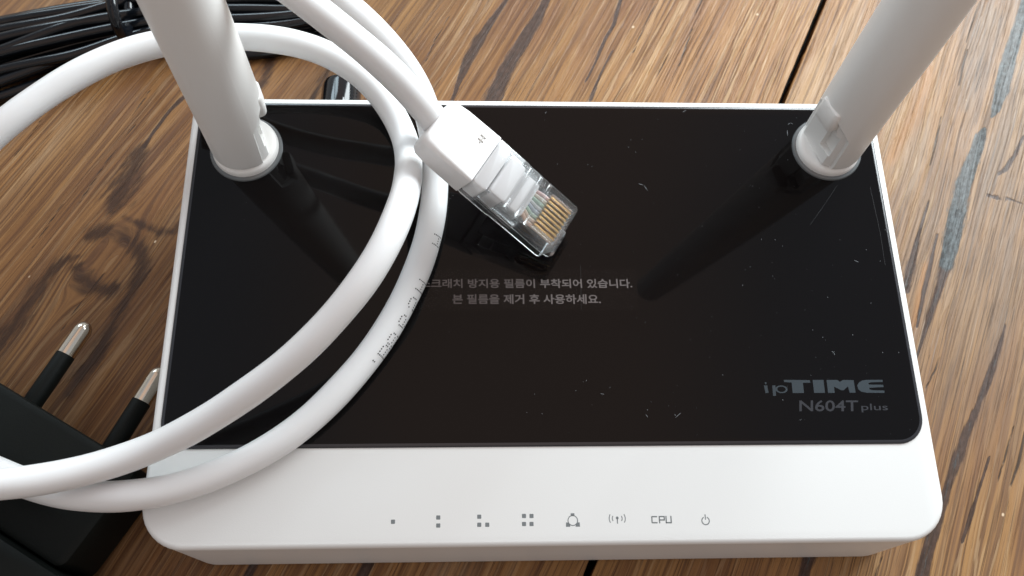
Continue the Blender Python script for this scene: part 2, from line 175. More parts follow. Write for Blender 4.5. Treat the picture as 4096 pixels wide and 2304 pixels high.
def milky(name, col, alpha, rough=.4):
    m = mat(name, col, rough, .5); m.node_tree.nodes['Principled BSDF'].inputs['Alpha'].default_value = alpha; return m
CLEAR = clear('clear_plastic', .032, .14, (.985, .99, .992), .6)
STICK = clear('sticker_film', .0, .22, (.99, .99, .99), .05)

# ------------------------------------------------------------------ tabletop boards
def wood():
    m = bpy.data.materials.new('oiled_board_wood'); m.use_nodes = True; nt = m.node_tree; N = nt.nodes; L = nt.links
    b = N['Principled BSDF']
    g = N.new('ShaderNodeAttribute'); g.attribute_name = 'grain'; st = N.new('ShaderNodeAttribute'); st.attribute_name = 'stain'
    st2 = N.new('ShaderNodeAttribute'); st2.attribute_name = 'tone'
    def M(op, a, b_=None, c=None, clamp=False):
        n = N.new('ShaderNodeMath'); n.operation = op; n.use_clamp = clamp
        for i, v in enumerate((a, b_, c)):
            if v is None: continue
            if isinstance(v, (int, float)): n.inputs[i].default_value = v
            else: L.new(v, n.inputs[i])
        return n.outputs[0]
    def MR(v, a, b_, c=0, d=1, smooth=True):
        n = N.new('ShaderNodeMapRange'); n.interpolation_type = 'SMOOTHSTEP' if smooth else 'LINEAR'; L.new(v, n.inputs[0])
        for i, x in zip((1, 2, 3, 4), (a, b_, c, d)): n.inputs[i].default_value = x
        return n.outputs[0]
    def vec(sx, sy, src=None, off=0):
        n = N.new('ShaderNodeMapping'); n.inputs['Scale'].default_value = (sx, sy, 1); n.inputs['Location'].default_value = (off, off*.7, off)
        L.new(src or g.outputs['Vector'], n.inputs[0]); return n.outputs[0]
    def NO(v, det=4, rough=.5, dist=0):
        n = N.new('ShaderNodeTexNoise'); n.inputs['Scale'].default_value = 1; n.inputs['Detail'].default_value = det; n.inputs['Roughness'].default_value = rough
        n.inputs['Distortion'].default_value = dist; L.new(v, n.inputs['Vector']); return n.outputs['Fac']
    def MIX(f, a, b_, mode='MIX'):
        n = N.new('ShaderNodeMix'); n.data_type = 'RGBA'; n.blend_type = mode
        if isinstance(f, (int, float)): n.inputs[0].default_value = f
        else: L.new(f, n.inputs[0])
        for i, x in ((6, a), (7, b_)):
            if isinstance(x, tuple): n.inputs[i].default_value = (*x, 1)
            else: L.new(x, n.inputs[i])
        return n.outputs[2]
    # gently wandering grain
    wob = NO(vec(.04, .009), 2); sep = N.new('ShaderNodeSeparateXYZ'); L.new(g.outputs['Vector'], sep.inputs[0])
    wob2 = NO(vec(.4, .03, off=9), 2)
    tt = M('MULTIPLY_ADD', wob, 5, sep.outputs[0]); tt = M('MULTIPLY_ADD', wob2, .5, tt)
    cmb = N.new('ShaderNodeCombineXYZ'); L.new(tt, cmb.inputs[0]); L.new(sep.outputs[1], cmb.inputs[1]); gv = cmb.outputs[0]
    broad = NO(vec(.035, .008, gv, 3), 3); band = NO(vec(.22, .011, gv, 5), 4, .55); fib = NO(vec(1.0, .014, gv, 1), 5, .58)
    fine = NO(vec(4.2, .07, gv, 7), 3, .5); pore = NO(vec(3.2, .10, gv, 13), 3, .6); pore2 = NO(vec(1.25, .022, gv, 23), 4, .55)
    col = MIX(MR(band, .36, .66), (.31, .152, .050), (.205, .088, .027))
    col = MIX(MR(broad, .35, .65, 0, .55), col, (.36, .195, .066))
    col = MIX(MR(fib, .50, .66, 0, .8), col, (.105, .046, .018))
    col = MIX(MR(fib, .30, .46, .4, 0), col, (.38, .235, .115))
    col = MIX(MR(fine, .50, .72, 0, .42), col, (.09, .042, .018))
    col = MIX(MR(pore, .64, .70, 0, .7), col, (.055, .028, .016))
    col = MIX(MR(pore2, .665, .70, 0, .75), col, (.045, .024, .014))
    ln = NO(vec(2.2, .018, gv, 71), 4, .6)
    col = MIX(MR(ln, .53, .63, 0, .75), col, (.085, .033, .012))
    mid = NO(vec(.62, .012, gv, 121), 4, .6); col = MIX(MR(mid, .54, .66, 0, .6), col, (.10, .042, .017))
    col = MIX(MR(mid, .28, .42, .5, 0), col, (.36, .215, .095))
    # brushed ridge lines catching the eye as pale threads, in patches
    rp = N.new('ShaderNodeSeparateXYZ'); L.new(gv, rp.inputs[0])
    rn = NO(vec(.35, .02, gv, 81), 3, .6); ph = M('MULTIPLY_ADD', rn, 13.0, M('MULTIPLY', rp.outputs[0], 1.9))
    rid = MR(M('SINE', ph), .62, .98); rmask = MR(NO(vec(.045, .006, None, 91), 2), .40, .56)
    rid = M('MULTIPLY', rid, rmask)
    col = MIX(M('MULTIPLY', rid, .55), col, (.42, .27, .14))
    zone = NO(vec(.075, .012, gv, 131), 3, .6); col = MIX(MR(zone, .5, .66, 0, .5), col, (.135, .052, .022)); col = MIX(MR(zone, .30, .44, .35, 0), col, (.42, .29, .17))
    # weathered grey board, orange heartwood, pale patches, knot heart with painted-in shade
    ts = N.new('ShaderNodeSeparateColor'); L.new(st2.outputs['Color'], ts.inputs[0])
    col = MIX(M('MULTIPLY', ts.outputs[0], MR(band, .3, .7, .45, .95)), col, (.20, .150, .108))
    col = MIX(M('MULTIPLY', ts.outputs[1], .7), col, (.33, .15, .045))
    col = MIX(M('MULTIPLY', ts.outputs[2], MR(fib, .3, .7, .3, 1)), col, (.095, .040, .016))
    gk = NO(vec(1.7, .05, gv, 101), 5, .68); col = MIX(M('MULTIPLY', ts.outputs[0], MR(gk, .50, .63, 0, .85)), col, (.075, .048, .034))
    gl = NO(vec(2.6, .03, gv, 111), 4, .6); col = MIX(M('MULTIPLY', ts.outputs[0], MR(gl, .60, .70, 0, .7)), col, (.38, .31, .25))
    # dark veins, blue-grey veins
    ss = N.new('ShaderNodeSeparateColor'); L.new(st.outputs['Color'], ss.inputs[0])
    ed = NO(vec(1.6, .16, gv, 31), 4, .65)
    edge = M('MULTIPLY', M('SUBTRACT', ed, .5), 1.1)
    def mask(ch, lo=.38, hi=.62, amt=1.0): return MR(M('ADD', ch, M('MULTIPLY', edge, M('MULTIPLY_ADD', ch, -.8, 1.0))), lo, hi, 0, amt)
    vm = mask(ss.outputs[0], .40, .60, .93); bmk = mask(ss.outputs[1], .40, .60, .93); cm = MR(ss.outputs[2], .35, .75, 0, .9)
    spk = NO(vec(1.2, .5, None, 41), 5, .7)
    col = MIX(vm, col, MIX(MR(spk, .4, .65), (.034, .018, .013), (.062, .034, .026)))
    col = MIX(bmk, col, MIX(MR(spk, .38, .66), (.03, .032, .033), (.095, .115, .12)))
    col = MIX(cm, col, (.03, .018, .012))
    dk_ = N.new('ShaderNodeAttribute'); dk_.attribute_name = 'dark'
    dn = NO(vec(.75, .12, gv, 61), 6, .72)
    dm = MR(M('ADD', dk_.outputs['Fac'], M('MULTIPLY', M('SUBTRACT', dn, .5), 2.1)), .18, .95, 0, .9)
    col = MIX(M('MULTIPLY', dm, MR(dk_.outputs['Fac'], .02, .2)), col, (.034, .014, .007))
    # small pale chips
    ch = N.new('ShaderNodeTexVoronoi'); ch.inputs['Scale'].default_value = 1; L.new(vec(.16, .11, None, 50), ch.inputs['Vector'])
    sc_ = N.new('ShaderNodeSeparateColor'); L.new(ch.outputs['Color'], sc_.inputs[0])
    chip = M('MULTIPLY', MR(ch.outputs['Distance'], .035, .07, 1, 0), MR(sc_.outputs[0], .86, .88))
    col = MIX(chip, col, (.62, .48, .33))
    L.new(col, b.inputs['Base Color'])
    rg = MR(fine, .35, .7, .42, .58); L.new(rg, b.inputs['Roughness']); b.inputs['Specular IOR Level'].default_value = .27
    # relief: brushed ridges + pores + sunken veins
    h = M('MULTIPLY', band, 1.4); h = M('MULTIPLY_ADD', MR(fib, .3, .62, 1, 0), .5, h); h = M('MULTIPLY_ADD', fine, -.18, h)
    h = M('MULTIPLY_ADD', MR(pore, .60, .72), -.4, h); h = M('MULTIPLY_ADD', rid, .8, h); h = M('MULTIPLY_ADD', MR(ln, .54, .66), -.5, h); h = M('MULTIPLY_ADD', vm, -.45, h); h = M('MULTIPLY_ADD', bmk, -.25, h); h = M('MULTIPLY_ADD', cm, -.8, h)
    bp = N.new('ShaderNodeBump'); bp.inputs['Strength'].default_value = .75; bp.inputs['Distance'].default_value = .00019
    L.new(h, bp.inputs['Height']); L.new(bp.outputs[0], b.inputs['Normal'])
    return m
WOOD = wood()
TH = math.radians(26.2); ct, sn = math.cos(TH), math.sin(TH)
def seg_field(T, S, pts, hmin=.25):
    """max over segments of a soft tapered capsule: 1 inside, 0.5 at the edge, 0 outside"""
    out = np.zeros_like(T)
    for (t0, s0, h0), (t1, s1, h1) in zip(pts[:-1], pts[1:]):
        h0 = max(h0, hmin); h1 = max(h1, hmin)
        mk = (T > min(t0, t1)-8) & (T < max(t0, t1)+8) & (S > min(s0, s1)-8) & (S < max(s0, s1)+8)
        if not mk.any(): continue
        a, b_ = T[mk], S[mk]; dt, ds = t1-t0, s1-s0; u = np.clip(((a-t0)*dt+(b_-s0)*ds)/(dt*dt+ds*ds+1e-9), 0, 1)
        d = np.hypot(a-t0-u*dt, b_-s0-u*ds); h = h0+u*(h1-h0); f = np.clip(1-.5*d/h, 0, 1)
        out[mk] = np.maximum(out[mk], f)
    return out
top_ = bpy.data.objects.new('tabletop', None); COL.objects.link(top_); top_['kind'] = 'structure'; top_['label'] = 'brown wooden tabletop of brushed boards with dark veins and a knot'
def board(T, S, jl=False, jr=False):
    nt_, ns_ = len(T), len(S); TT, SS = np.meshgrid(T, S, indexing='ij')
    Z = np.zeros_like(TT); Tp = TT.copy()
    jit = np.interp(S, np.arange(S[0], S[-1]+4, 3.0), rng.normal(0, .11, len(np.arange(S[0], S[-1]+4, 3.0))))
    if jl: Tp[0] += jit; Z[0] = -.35; Z[1] = -.06
    if jr: Tp[-1] += jit; Z[-1] = -.35; Z[-2] = -.06
    X = Tp*ct+SS*sn; Y = -Tp*sn+SS*ct
    V = np.stack([X, Y, Z], -1).reshape(-1, 3)
    idx = np.arange(nt_*ns_).reshape(nt_, ns_)
    F = np.stack([idx[:-1, :-1], idx[1:, :-1], idx[1:, 1:], idx[:-1, 1:]], -1).reshape(-1, 4).tolist()
    nv = len(V); loop = list(idx[:, 0])+list(idx[-1, 1:])+list(idx[-2::-1, -1])+list(idx[0, -2:0:-1])
    low = V[loop].copy(); low[:, 2] = -18; V = np.vstack([V, low]); k = len(loop)
    F += [[loop[(i+1) % k], loop[i], nv+i, nv+(i+1) % k] for i in range(k)]
    m = bpy.data.meshes.new('plank'); m.from_pydata((V*MM).tolist(), [], F)
    m.shade_smooth(); m.set_sharp_from_angle(angle=math.radians(50)); m.materials.append(WOOD)
    t = np.concatenate([TT.ravel(), TT.ravel()[loop]]); s = np.concatenate([SS.ravel(), SS.ravel()[loop]])
    vein = np.zeros_like(t); blue = np.zeros_like(t); crack = np.zeros_like(t); pale = np.zeros_like(t); orange = np.zeros_like(t); heart_shade = np.zeros_like(t); dark = np.zeros_like(t)
    for kind, pts in D['STAINS']:
        if kind == 'w': pale = np.maximum(pale, seg_field(t, s, pts)); continue
        f = seg_field(t, s, pts, .16 if kind == 'c' else .3)
        if kind == 'm': vein = np.maximum(vein, f)
        elif kind == 'd': dark = np.maximum(dark, seg_field(t, s, [(a, b_, h*1.6) for a, b_, h in pts]))
        elif kind == 'b': blue = np.maximum(blue, f)
        elif kind == 'g': vein = np.maximum(vein, f*.9); blue = np.maximum(blue, f*.47)
        elif kind == 'c': crack = np.maximum(crack, f)
        elif kind == 'o': orange = np.maximum(orange, f)
    for pts in D['KNOT']: dark = np.maximum(dark, seg_field(t, s, [(a, b_, h*1.6) for a, b_, h in pts]))
    # board colour: weathered greyer toward the right-hand board, redder heart around the knot; shade toward left and front painted into the wood
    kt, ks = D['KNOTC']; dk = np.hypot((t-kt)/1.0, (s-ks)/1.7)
    heart_shade = np.clip(np.clip(1-dk/34, 0, 1)**.7*.5+np.clip((-t-25)/60, 0, 1)*.6+np.clip((34-s)/40, 0, 1)*.35, 0, .9)
    grey = np.clip((t-20)/45, 0, 1)*np.clip((s-40)/60, .22, 1)*.75+pale*.5
    # grain flows round the knot
    push = np.exp(-(dk/9.0)**2)*5.5; tg = t-np.sign(t-kt)*push*np.clip(np.abs(t-kt)/3, 0, 1)*.8
    at = m.attributes.new('grain', 'FLOAT_VECTOR', 'POINT'); at.data.foreach_set('vector', np.stack([tg, s, np.zeros_like(t)], -1).astype('f').ravel())
    at = m.attributes.new('stain', 'FLOAT_COLOR', 'POINT'); at.data.foreach_set('color', np.stack([vein, blue, crack, np.ones_like(t)], -1).astype('f').ravel())
    at = m.attributes.new('tone', 'FLOAT_COLOR', 'POINT'); at.data.foreach_set('color', np.stack([np.clip(grey, 0, 1), orange, heart_shade, np.ones_like(t)], -1).astype('f').ravel())
    at = m.attributes.new('dark', 'FLOAT', 'POINT'); at.data.foreach_set('value', dark.astype('f'))
    o = bpy.data.objects.new('plank', m); COL.objects.link(o); o.parent = top_
Sg = np.concatenate([[-420, -200, -90], np.arange(-62, 216, 1.4), [240, 330, 480]])
JT = D['JOINT_T']
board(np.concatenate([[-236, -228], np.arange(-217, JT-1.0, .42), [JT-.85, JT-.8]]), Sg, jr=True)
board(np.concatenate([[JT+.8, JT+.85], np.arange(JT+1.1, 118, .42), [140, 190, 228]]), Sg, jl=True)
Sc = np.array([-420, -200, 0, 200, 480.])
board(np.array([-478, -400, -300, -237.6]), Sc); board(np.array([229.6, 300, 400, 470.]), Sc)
mesh('under_panel', *bevbox(-700, 700, -500, 650, -30, -18.2, 1), MATTE, top_)

# ------------------------------------------------------------------ router
W_, DP = 155.0, 97.4; SL = math.radians(6.5); H0 = 20.0
PW = np.array([[1, 0, 0], [0, math.cos(SL), -math.sin(SL)], [0, math.sin(SL), math.cos(SL)]]); PO = np.array([-W_/2, 0, H0])
def TP(u, v, w=0.0): return PO+PW@np.array([u, v, w])
def TPs(A): return np.asarray(A, float)@PW.T+PO
router = thing('router', 'white wireless router with glossy black top and two upright white antennas', 'router', (0, 45, 0))
NC = 10
def ring_top(i, w, rf=8.6, rb=4.5): return TPs([(x, y, w) for x, y in rrect(i, W_-i, i, DP-i, (max(rf-i, .3), max(rf-i, .3), max(rb-i, .3), max(rb-i, .3)), NC)])
def ring_z(ix, y0, y1, z, r): return [(x-W_/2, y, z) for x, y in rrect(ix, W_-ix, y0, y1, (r, r, 4, 4), NC)]
rings = [ring_z(4.8, 1.0, 92, 0.05, 5.5), ring_z(4.0, .2, 94, .9, 6.0)]
low = np.array(ring_z(3.5, .0, 95.2, 3, 6.8)); up = ring_top(0, -1.9)
rings += [low, low*.55+up*.45*1.0, up*.9+low*.1, up, ring_top(0, -1.0), ring_top(.12, -.5), ring_top(.45, -.13), ring_top(1.0, 0)]
body = mesh('body', *loft(rings), WHITE, router, sharp=40)
def ringp(i, w): return TPs([(x, y, w) for x, y in rrect(1.75+i, 153.45-i, 18.75+i, 95.9-i, (5.6-i, 5.6-i, 3-i, 3-i), NC)])
mesh('top_panel', *loft([ringp(0, -.02), ringp(0, .06), ringp(.1, .22), ringp(.32, .33), ringp(.75, .38)]), GLOSS, router, sharp=60)
tpn = bpy.data.objects['top_panel'].data; tpn.materials.append(mat('panel_edge', (.022, .022, .026), .2, .5))
for p in tpn.polygons:
    if len(p.vertices) == 4: p.material_index = 1
PZ = .385
def flat(name, polys, m, parent=router, w=.012, base=0.0, hgt=None):
    mb = MB()
    for poly in polys:
        P0 = TPs([(x, y, base) for x, y in poly]); P1 = TPs([(x, y, base+w) for x, y in poly])
        n = len(poly); mb.add(np.vstack([P0, P1]), [list(range(n, 2*n))]+[[i, (i+1) % n, n+(i+1) % n, n+i] for i in range(n)])
    return mb.build(name, m, parent, smooth=False)
def circ(c, r, n=24, a0=0, a1=360): return [(c[0]+r*math.cos(math.radians(a0+(a1-a0)*k/n)), c[1]+r*math.sin(math.radians(a0+(a1-a0)*k/n))) for k in range(n+(0 if a1-a0 == 360 else 1))]
def arcband(c, r, w, a0, a1, n=20):
    out = [];
    for k in range(n):
        p = math.radians(a0+(a1-a0)*k/n); q = math.radians(a0+(a1-a0)*(k+1)/n)
        out.append([(c[0]+(r-w/2)*math.cos(p), c[1]+(r-w/2)*math.sin(p)), (c[0]+(r+w/2)*math.cos(p), c[1]+(r+w/2)*math.sin(p)),
                    (c[0]+(r+w/2)*math.cos(q), c[1]+(r+w/2)*math.sin(q)), (c[0]+(r-w/2)*math.cos(q), c[1]+(r-w/2)*math.sin(q))])
    return out
def sq(c, h=.39): return [(x, y) for x, y in rrect(c[0]-h, c[0]+h, c[1]-h, c[1]+h, .1, 2)]
def bar(a, b, w):
    a = np.array(a); b = np.array(b); d = (b-a)/np.linalg.norm(b-a); n = np.array([-d[1], d[0]])*w/2
    return [tuple(a-n), tuple(b-n), tuple(b+n), tuple(a+n)]
for grp in D['SQ']: flat('port_icon', [sq(c) for c in grp], ICON)
c = D['IC']['net']; flat('network_icon', arcband(c, .92, .17, 0, 360, 32)+[[(c[0]-.36, c[1]+.85), (c[0]+.36, c[1]+.85), (c[0]+.36, c[1]+1.35), (c[0]-.36, c[1]+1.35)],
    [(c[0]-1.35, c[1]-1.15), (c[0]-.5, c[1]-1.15), (c[0]-.55, c[1]-.75), (c[0]-.9, c[1]-.35), (c[0]-1.3, c[1]-.35)], [(c[0]+.5, c[1]-1.15), (c[0]+1.35, c[1]-1.15), (c[0]+1.3, c[1]-.35), (c[0]+.9, c[1]-.35), (c[0]+.55, c[1]-.75)]], ICON)
c = D['IC']['wifi']; flat('wireless_icon', [circ((c[0], c[1]+.25), .27), bar((c[0], c[1]+.2), (c[0], c[1]-.8), .2)]+sum([arcband((c[0]+s*.1, c[1]+.15), r_, .17, a-w_, a+w_, 10) for s, a in ((1, 0), (-1, 180)) for r_, w_ in ((.85, 33), (1.45, 32))], []), ICON)
c = D['IC']['pow']; flat('power_icon', arcband((c[0], c[1]-.1), .72, .2, 115, 425, 30)+[bar((c[0], c[1]+.1), (c[0], c[1]+1.1), .2)], ICON)
c = D['IC']['cpu']; w = .24; x0, y0 = c[0]-1.85, c[1]-.68
def st_(*p): return [bar((x0+a*1.0, y0+b), (x0+c_*1.0, y0+d), w) for a, b, c_, d in p]
flat('cpu_lettering', st_((0, .1, 0, 1.3), (0, 1.25, 1.05, 1.25), (0, .12, 1.05, .12), (1.45, 0, 1.45, 1.36), (1.45, 1.25, 2.4, 1.25), (1.45, .62, 2.4, .62), (2.4, .5, 2.4, 1.36), (2.75, 0, 2.75, 1.36), (2.65, .1, 3.75, .1), (3.7, 0, 3.7, 1.36)), ICON)
LG = D['LOGO']; bc, bx, by = LG['LOGO_bowl'] if 'LOGO_bowl' in LG else D['LOGO_bowl']
rx = abs(bx[0]-bc[0]); ry = abs(by[1]-bc[1]); bowl = []
for k in range(28):
    p, q = 2*math.pi*k/28, 2*math.pi*(k+1)/28
    bowl.append([(bc[0]+(rx-.33*0)*math.cos(p)*1.0, bc[1]+ry*math.sin(p)), (bc[0]+rx*math.cos(q), bc[1]+ry*math.sin(q)), (bc[0]+(rx-.38)*math.cos(q), bc[1]+(ry-.24)*math.sin(q)), (bc[0]+(rx-.38)*math.cos(p), bc[1]+(ry-.24)*math.sin(p))])
flat('logo_lettering', [LG[k] for k in 'TIME']+[LG['i'], circ(D['LOGO_dot'], .2), LG['pstem']]+bowl, LOGOM, base=PZ)
def text(name, s, box, m, bold=0.0, parent=router, base=PZ):
    cu = bpy.data.curves.new(name, 'FONT'); cu.body = s; cu.offset = bold; cu.resolution_u = 3; cu.size = 1
    to = bpy.data.objects.new('t', cu); COL.objects.link(to); bpy.context.view_layer.update()
    me = bpy.data.meshes.new_from_object(to.evaluated_get(bpy.context.evaluated_depsgraph_get())); bpy.data.objects.remove(to)
    V = np.array([v.co for v in me.vertices]); F = [list(p.vertices) for p in me.polygons]; lo, hi = V.min(0), V.max(0)
    o, r_, t_ = (np.array(q) for q in box); a = (V[:, 0]-lo[0])/(hi[0]-lo[0]); b_ = (V[:, 1]-lo[1])/(hi[1]-lo[1])
    UV = o+a[:, None]*(r_-o)+b_[:, None]*(t_-o)
    return mesh(name, TPs(np.column_stack([UV, np.full(len(UV), base+.012)])), F, m, parent, smooth=False)
text('model_lettering', 'N604T', D['TXT']['N604T'], LOGO2, .012)
b = D['TXT']['plus']; b = [[b[0][0], b[0][1]-.35], [b[1][0], b[1][1]-.35], [b[0][0]+.1, b[2][1]+.45]]
text('model_lettering', 'plus', b, LOGO2, .004)
# clear notice sticker on the film
S4 = D['STK']; stk = flat('notice_sticker', [[tuple(p) for p in S4]], STICK, w=.02, base=PZ)
text('notice_lettering', '\uc2a4\ud06c\ub798\uce58 \ubc29\uc9c0\uc6a9 \ud544\ub984\uc774 \ubd80\ucc29\ub418\uc5b4 \uc788\uc2b5\ub2c8\ub2e4.', D['KOR'][0], KTXT, .022, stk, PZ+.025)
text('notice_lettering', '\ubcf8 \ud544\ub984\uc744 \uc81c\uac70 \ud6c4 \uc0ac\uc6a9\ud558\uc138\uc694.', D['KOR'][1], KTXT, .022, stk, PZ+.025)
SCRM = mat('scratch', (.03, .032, .036), .5, .4)
for L_ in D['SCR'][1:]: flat('scratch', [bar(p, q, .035) for p, q in zip(L_[:-1], L_[1:])], SCRM, base=PZ, w=.006)
# dust on the film: one heap of specks
mb = MB()
def speck(u, v, a, l, w_):
    d = np.array([math.cos(a), math.sin(a)]); n = np.array([-d[1], d[0]]); c = np.array([u, v])
    P_ = [c-d*l-n*w_*.4, c-d*l*.3-n*w_, c+d*l-n*w_*.5, c+d*l*.8+n*w_*.6, c+n*w_, c-d*l*.9+n*w_*.5]
    A_ = TPs([(x, y, PZ+.01) for x, y in P_]); B_ = TPs([(x, y, PZ+.05) for x, y in P_])
    mb.add(np.vstack([A_, B_]), [list(range(6, 12))]+[[i, (i+1) % 6, 6+(i+1) % 6, 6+i] for i in range(6)])
for u, v in D['DUST']: speck(u, v, rng.uniform(0.8, 2.2), rng.uniform(.05, .12), rng.uniform(.03, .06))
for k in range(120):
    u = 2.5+150*rng.beta(2.2, 1.3); v = rng.uniform(20, 95); speck(u, v, rng.uniform(.5, 2.5), rng.uniform(.02, .05), rng.uniform(.015, .03))
for L_ in D['LINT']:
    for p, q in zip(L_[:-1], L_[1:]):
        c = (np.array(p)+q)/2; d = np.array(q)-p; speck(c[0], c[1], math.atan2(d[1], d[0]), np.linalg.norm(d)/2.2, .035)
du = mb.build('dust_specks', DUST, None, smooth=False); du['kind'] = 'stuff'; du['label'] = 'pale dust specks scattered over the black router top'

# antennas
def boolean(V, F, cutters):
    def mko(V, F):
        m = bpy.data.meshes.new('b'); m.from_pydata([tuple(map(float, v)) for v in V], [], [list(f) for f in F]); bm = bmesh.new(); bm.from_mesh(m)
        bmesh.ops.recalc_face_normals(bm, faces=bm.faces); bm.to_mesh(m); bm.free(); o = bpy.data.objects.new('b', m); COL.objects.link(o); return o
    o = mko(V, F); cs = [mko(*c) for c in cutters]
    for c in cs: md = o.modifiers.new('b', 'BOOLEAN'); md.object = c; md.operation = 'DIFFERENCE'; md.solver = 'EXACT'
    bpy.context.view_layer.update(); me = bpy.data.meshes.new_from_object(o.evaluated_get(bpy.context.evaluated_depsgraph_get()))
    out = [tuple(v.co) for v in me.vertices], [list(p.vertices) for p in me.polygons]
    for q in [o]+cs: bpy.data.objects.remove(q)
    return out
def cyl(r, zs, n=64, rr=None):
    rr = rr or [r]*len(zs); return loft([[(q*math.cos(2*math.pi*k/n), q*math.sin(2*math.pi*k/n), z) for k in range(n)] for q, z in zip(rr, zs)])
def prism(poly, a, b, axis='y'):
    n = len(poly); V = [(x, a, z) for x, z in poly]+[(x, b, z) for x, z in poly]
    return V, [list(range(n)), list(range(n, 2*n))[::-1]]+[[i, (i+1) % n, n+(i+1) % n, n+i] for i in range(n)]
def antenna(pts, inner, label, sgn):
    B, P1, P2 = (np.array(p) for p in pts); ax = P2-B; ax = ax*np.array([1, 1, 1]); ax /= np.linalg.norm(ax)
    xi = np.array([inner[0], inner[1], 0.]); xi -= ax*(xi@ax); xi /= np.linalg.norm(xi); yi = np.cross(ax, xi)
    nrm = PW[:, 2]; ub = PW[:, 0]; vb = PW[:, 1]; Mb = np.stack([ub, vb, nrm], 1); Ma = np.stack([xi, yi, ax], 1)
    root = mesh('antenna', *[xf(q, Ma, B) if i == 0 else q for i, q in enumerate(boolean(
        *cyl(7, [1.7, 1.8, 2.2, 3.0, 60, 170, 206, 208.5, 210], rr=[6.3, 6.6, 6.85, 7.0, 7.05, 6.9, 6.8, 6.2, 4.5]),
        [prism([(3.0, -5), (3.0, 2.0), (3.4, 11.5), (7.7, 17.2), (20, 17.2), (20, -5)], -12, 12)]))], ANT, router, sharp=32)
    root['label'] = label
    mesh('collar_ring', xf(cyl(8, [.36, .7, .95], rr=[7.9, 7.75, 7.2])[0], Mb, B), cyl(8, [.36, .9, 1.2])[1], GREYRING, root)
    V, F = cyl(7, [.3, 1.4, 2.1, 2.5, 2.6], rr=[7.15, 7.1, 6.9, 6.4, 5.6]); mesh('swivel_base', xf(V, Mb, B), F, ANT, root, sharp=50)
    V, F = boolean(*cyl(6.35, [2.2, 14.5]), [prism([(4.6, 0), (4.6, 9), (5.4, 13), (5.4, 20), (20, 20), (20, 0)], -12, 12), bevbox(.5, 14, (.9 if sgn > 0 else -4.6), (4.6 if sgn > 0 else -.9), 5.2, 11.4, .1)])
    V2, F2 = bevbox(1.5, (7.5 if sgn > 0 else 7.2), -3.1, 3.1, 12.2, 17.4, .7, 1.2, 4); n_ = len(V); V = list(V)+list(V2); F = list(F)+[[q+n_ for q in f] for f in F2]
    mesh('hinge_tongue', xf(V, Ma, B), F, ANT, root, sharp=30)
    return root
antenna(D['ANT_L'], (1, .3), 'bright left antenna leaning a little backward', -1)
antenna(D['ANT_R'], (-1, -.34), 'shaded right antenna with its hinge recess facing the viewer', 1)

# ------------------------------------------------------------------ ethernet cable
RC = 2.85
Bp, Ap, Cp = (np.array(D[k]) for k in ('B', 'A', 'Cc'))
Tp_, Tf, Tr = (np.array(D[k]) for k in ('plug_t', 'plug_f', 'plug_r'))
eth = thing('ethernet_cable', 'coiled white ethernet cable with clear plug resting on the black router top', 'cable', (-40, 60, 0))
loopBA = np.array([[-66, 99, 82], [-96, 113, 86], [-130, 116, 74], [-165, 95, 62], [-180, 60, 48], [-170, 35, 30], [-140, 25, 18]])
tailA = np.array([[-60, 104, 70], [-84, 116, 74], [-112, 140, 60], [-170, 135, 45], [-206, 90, 30], [-205, 40, 22], [-170, 10, 22], [-130, 8, 25]])
tailC = np.array([[-122, 50, 40], [-135, 20, 28], [-160, -20, 14], [-200, -60, 4], [-260, -90, 3]])
path = np.vstack([Bp, loopBA, Ap[::-1], tailA, Cp[::-1], tailC])
cable = smooth(catmull(path, 1.2), 4, 2)
jk = mesh('cable_jacket', *tube(cable, RC*(1+.012*np.sin(np.arange(len(cable))*.21)+.008*np.sin(np.arange(len(cable))*.57+1)), 28), JACKET, eth, sharp=None)
# dot-matrix print on the jacket
F5 = {'A': ['01110', '10001', '10001', '11111', '10001', '10001', '10001'], 'I': ['01110', '00100', '00100', '00100', '00100', '00100', '01110'], 'T': ['11111', '00100', '00100', '00100', '00100', '00100', '00100'],
      'H': ['10001', '10001', '10001', '11111', '10001', '10001', '10001'], '5': ['11111', '10000', '11110', '00001', '00001', '10001', '01110'], '6': ['00110', '01000', '10000', '11110', '10001', '10001', '01110'],
      '8': ['01110', '10001', '10001', '01110', '10001', '10001', '01110'], 'B': ['11110', '10001', '10001', '11110', '10001', '10001', '11110'], '.': ['00000', '00000', '00000', '00000', '00000', '00100', '00100']}
Pc, Tc, _, _ = frames(cable); camv = np.array(D['CAM']['C']); mb = MB()
for chx, x, y, z in D['CH']:
    i = int(np.argmin(np.linalg.norm(Pc-np.array([x, y, z]), axis=1)))
    for r_, row in enumerate(F5[chx]):
        for q, bit in enumerate(row):
            if bit == '0': continue
            # reading runs along the cable, letter tops toward the right-hand flank
            j = i+(q-2)*.42*1.15/1.2; j0 = int(math.floor(j)); fr = j-j0; c = Pc[j0]*(1-fr)+Pc[j0+1]*fr; t = Tc[j0]*(1-fr)+Tc[j0+1]*fr; t /= np.linalg.norm(t)
            upv = camv-c; upv -= t*(upv@t); upv /= np.linalg.norm(upv); rt = np.cross(upv, t)
            if rt[0] < 0: rt = -rt
            a = math.radians(77-r_*8.6); nn = upv*math.cos(a)+rt*math.sin(a); sd = np.cross(nn, t)
            P_ = [c+nn*(RC+.012)+(t*math.cos(k*math.pi/3)+sd*math.sin(k*math.pi/3))*.165 for k in range(6)]
            mb.add(P_, [list(range(6))])
mb.build('printed_marking', INK, jk, smooth=False)
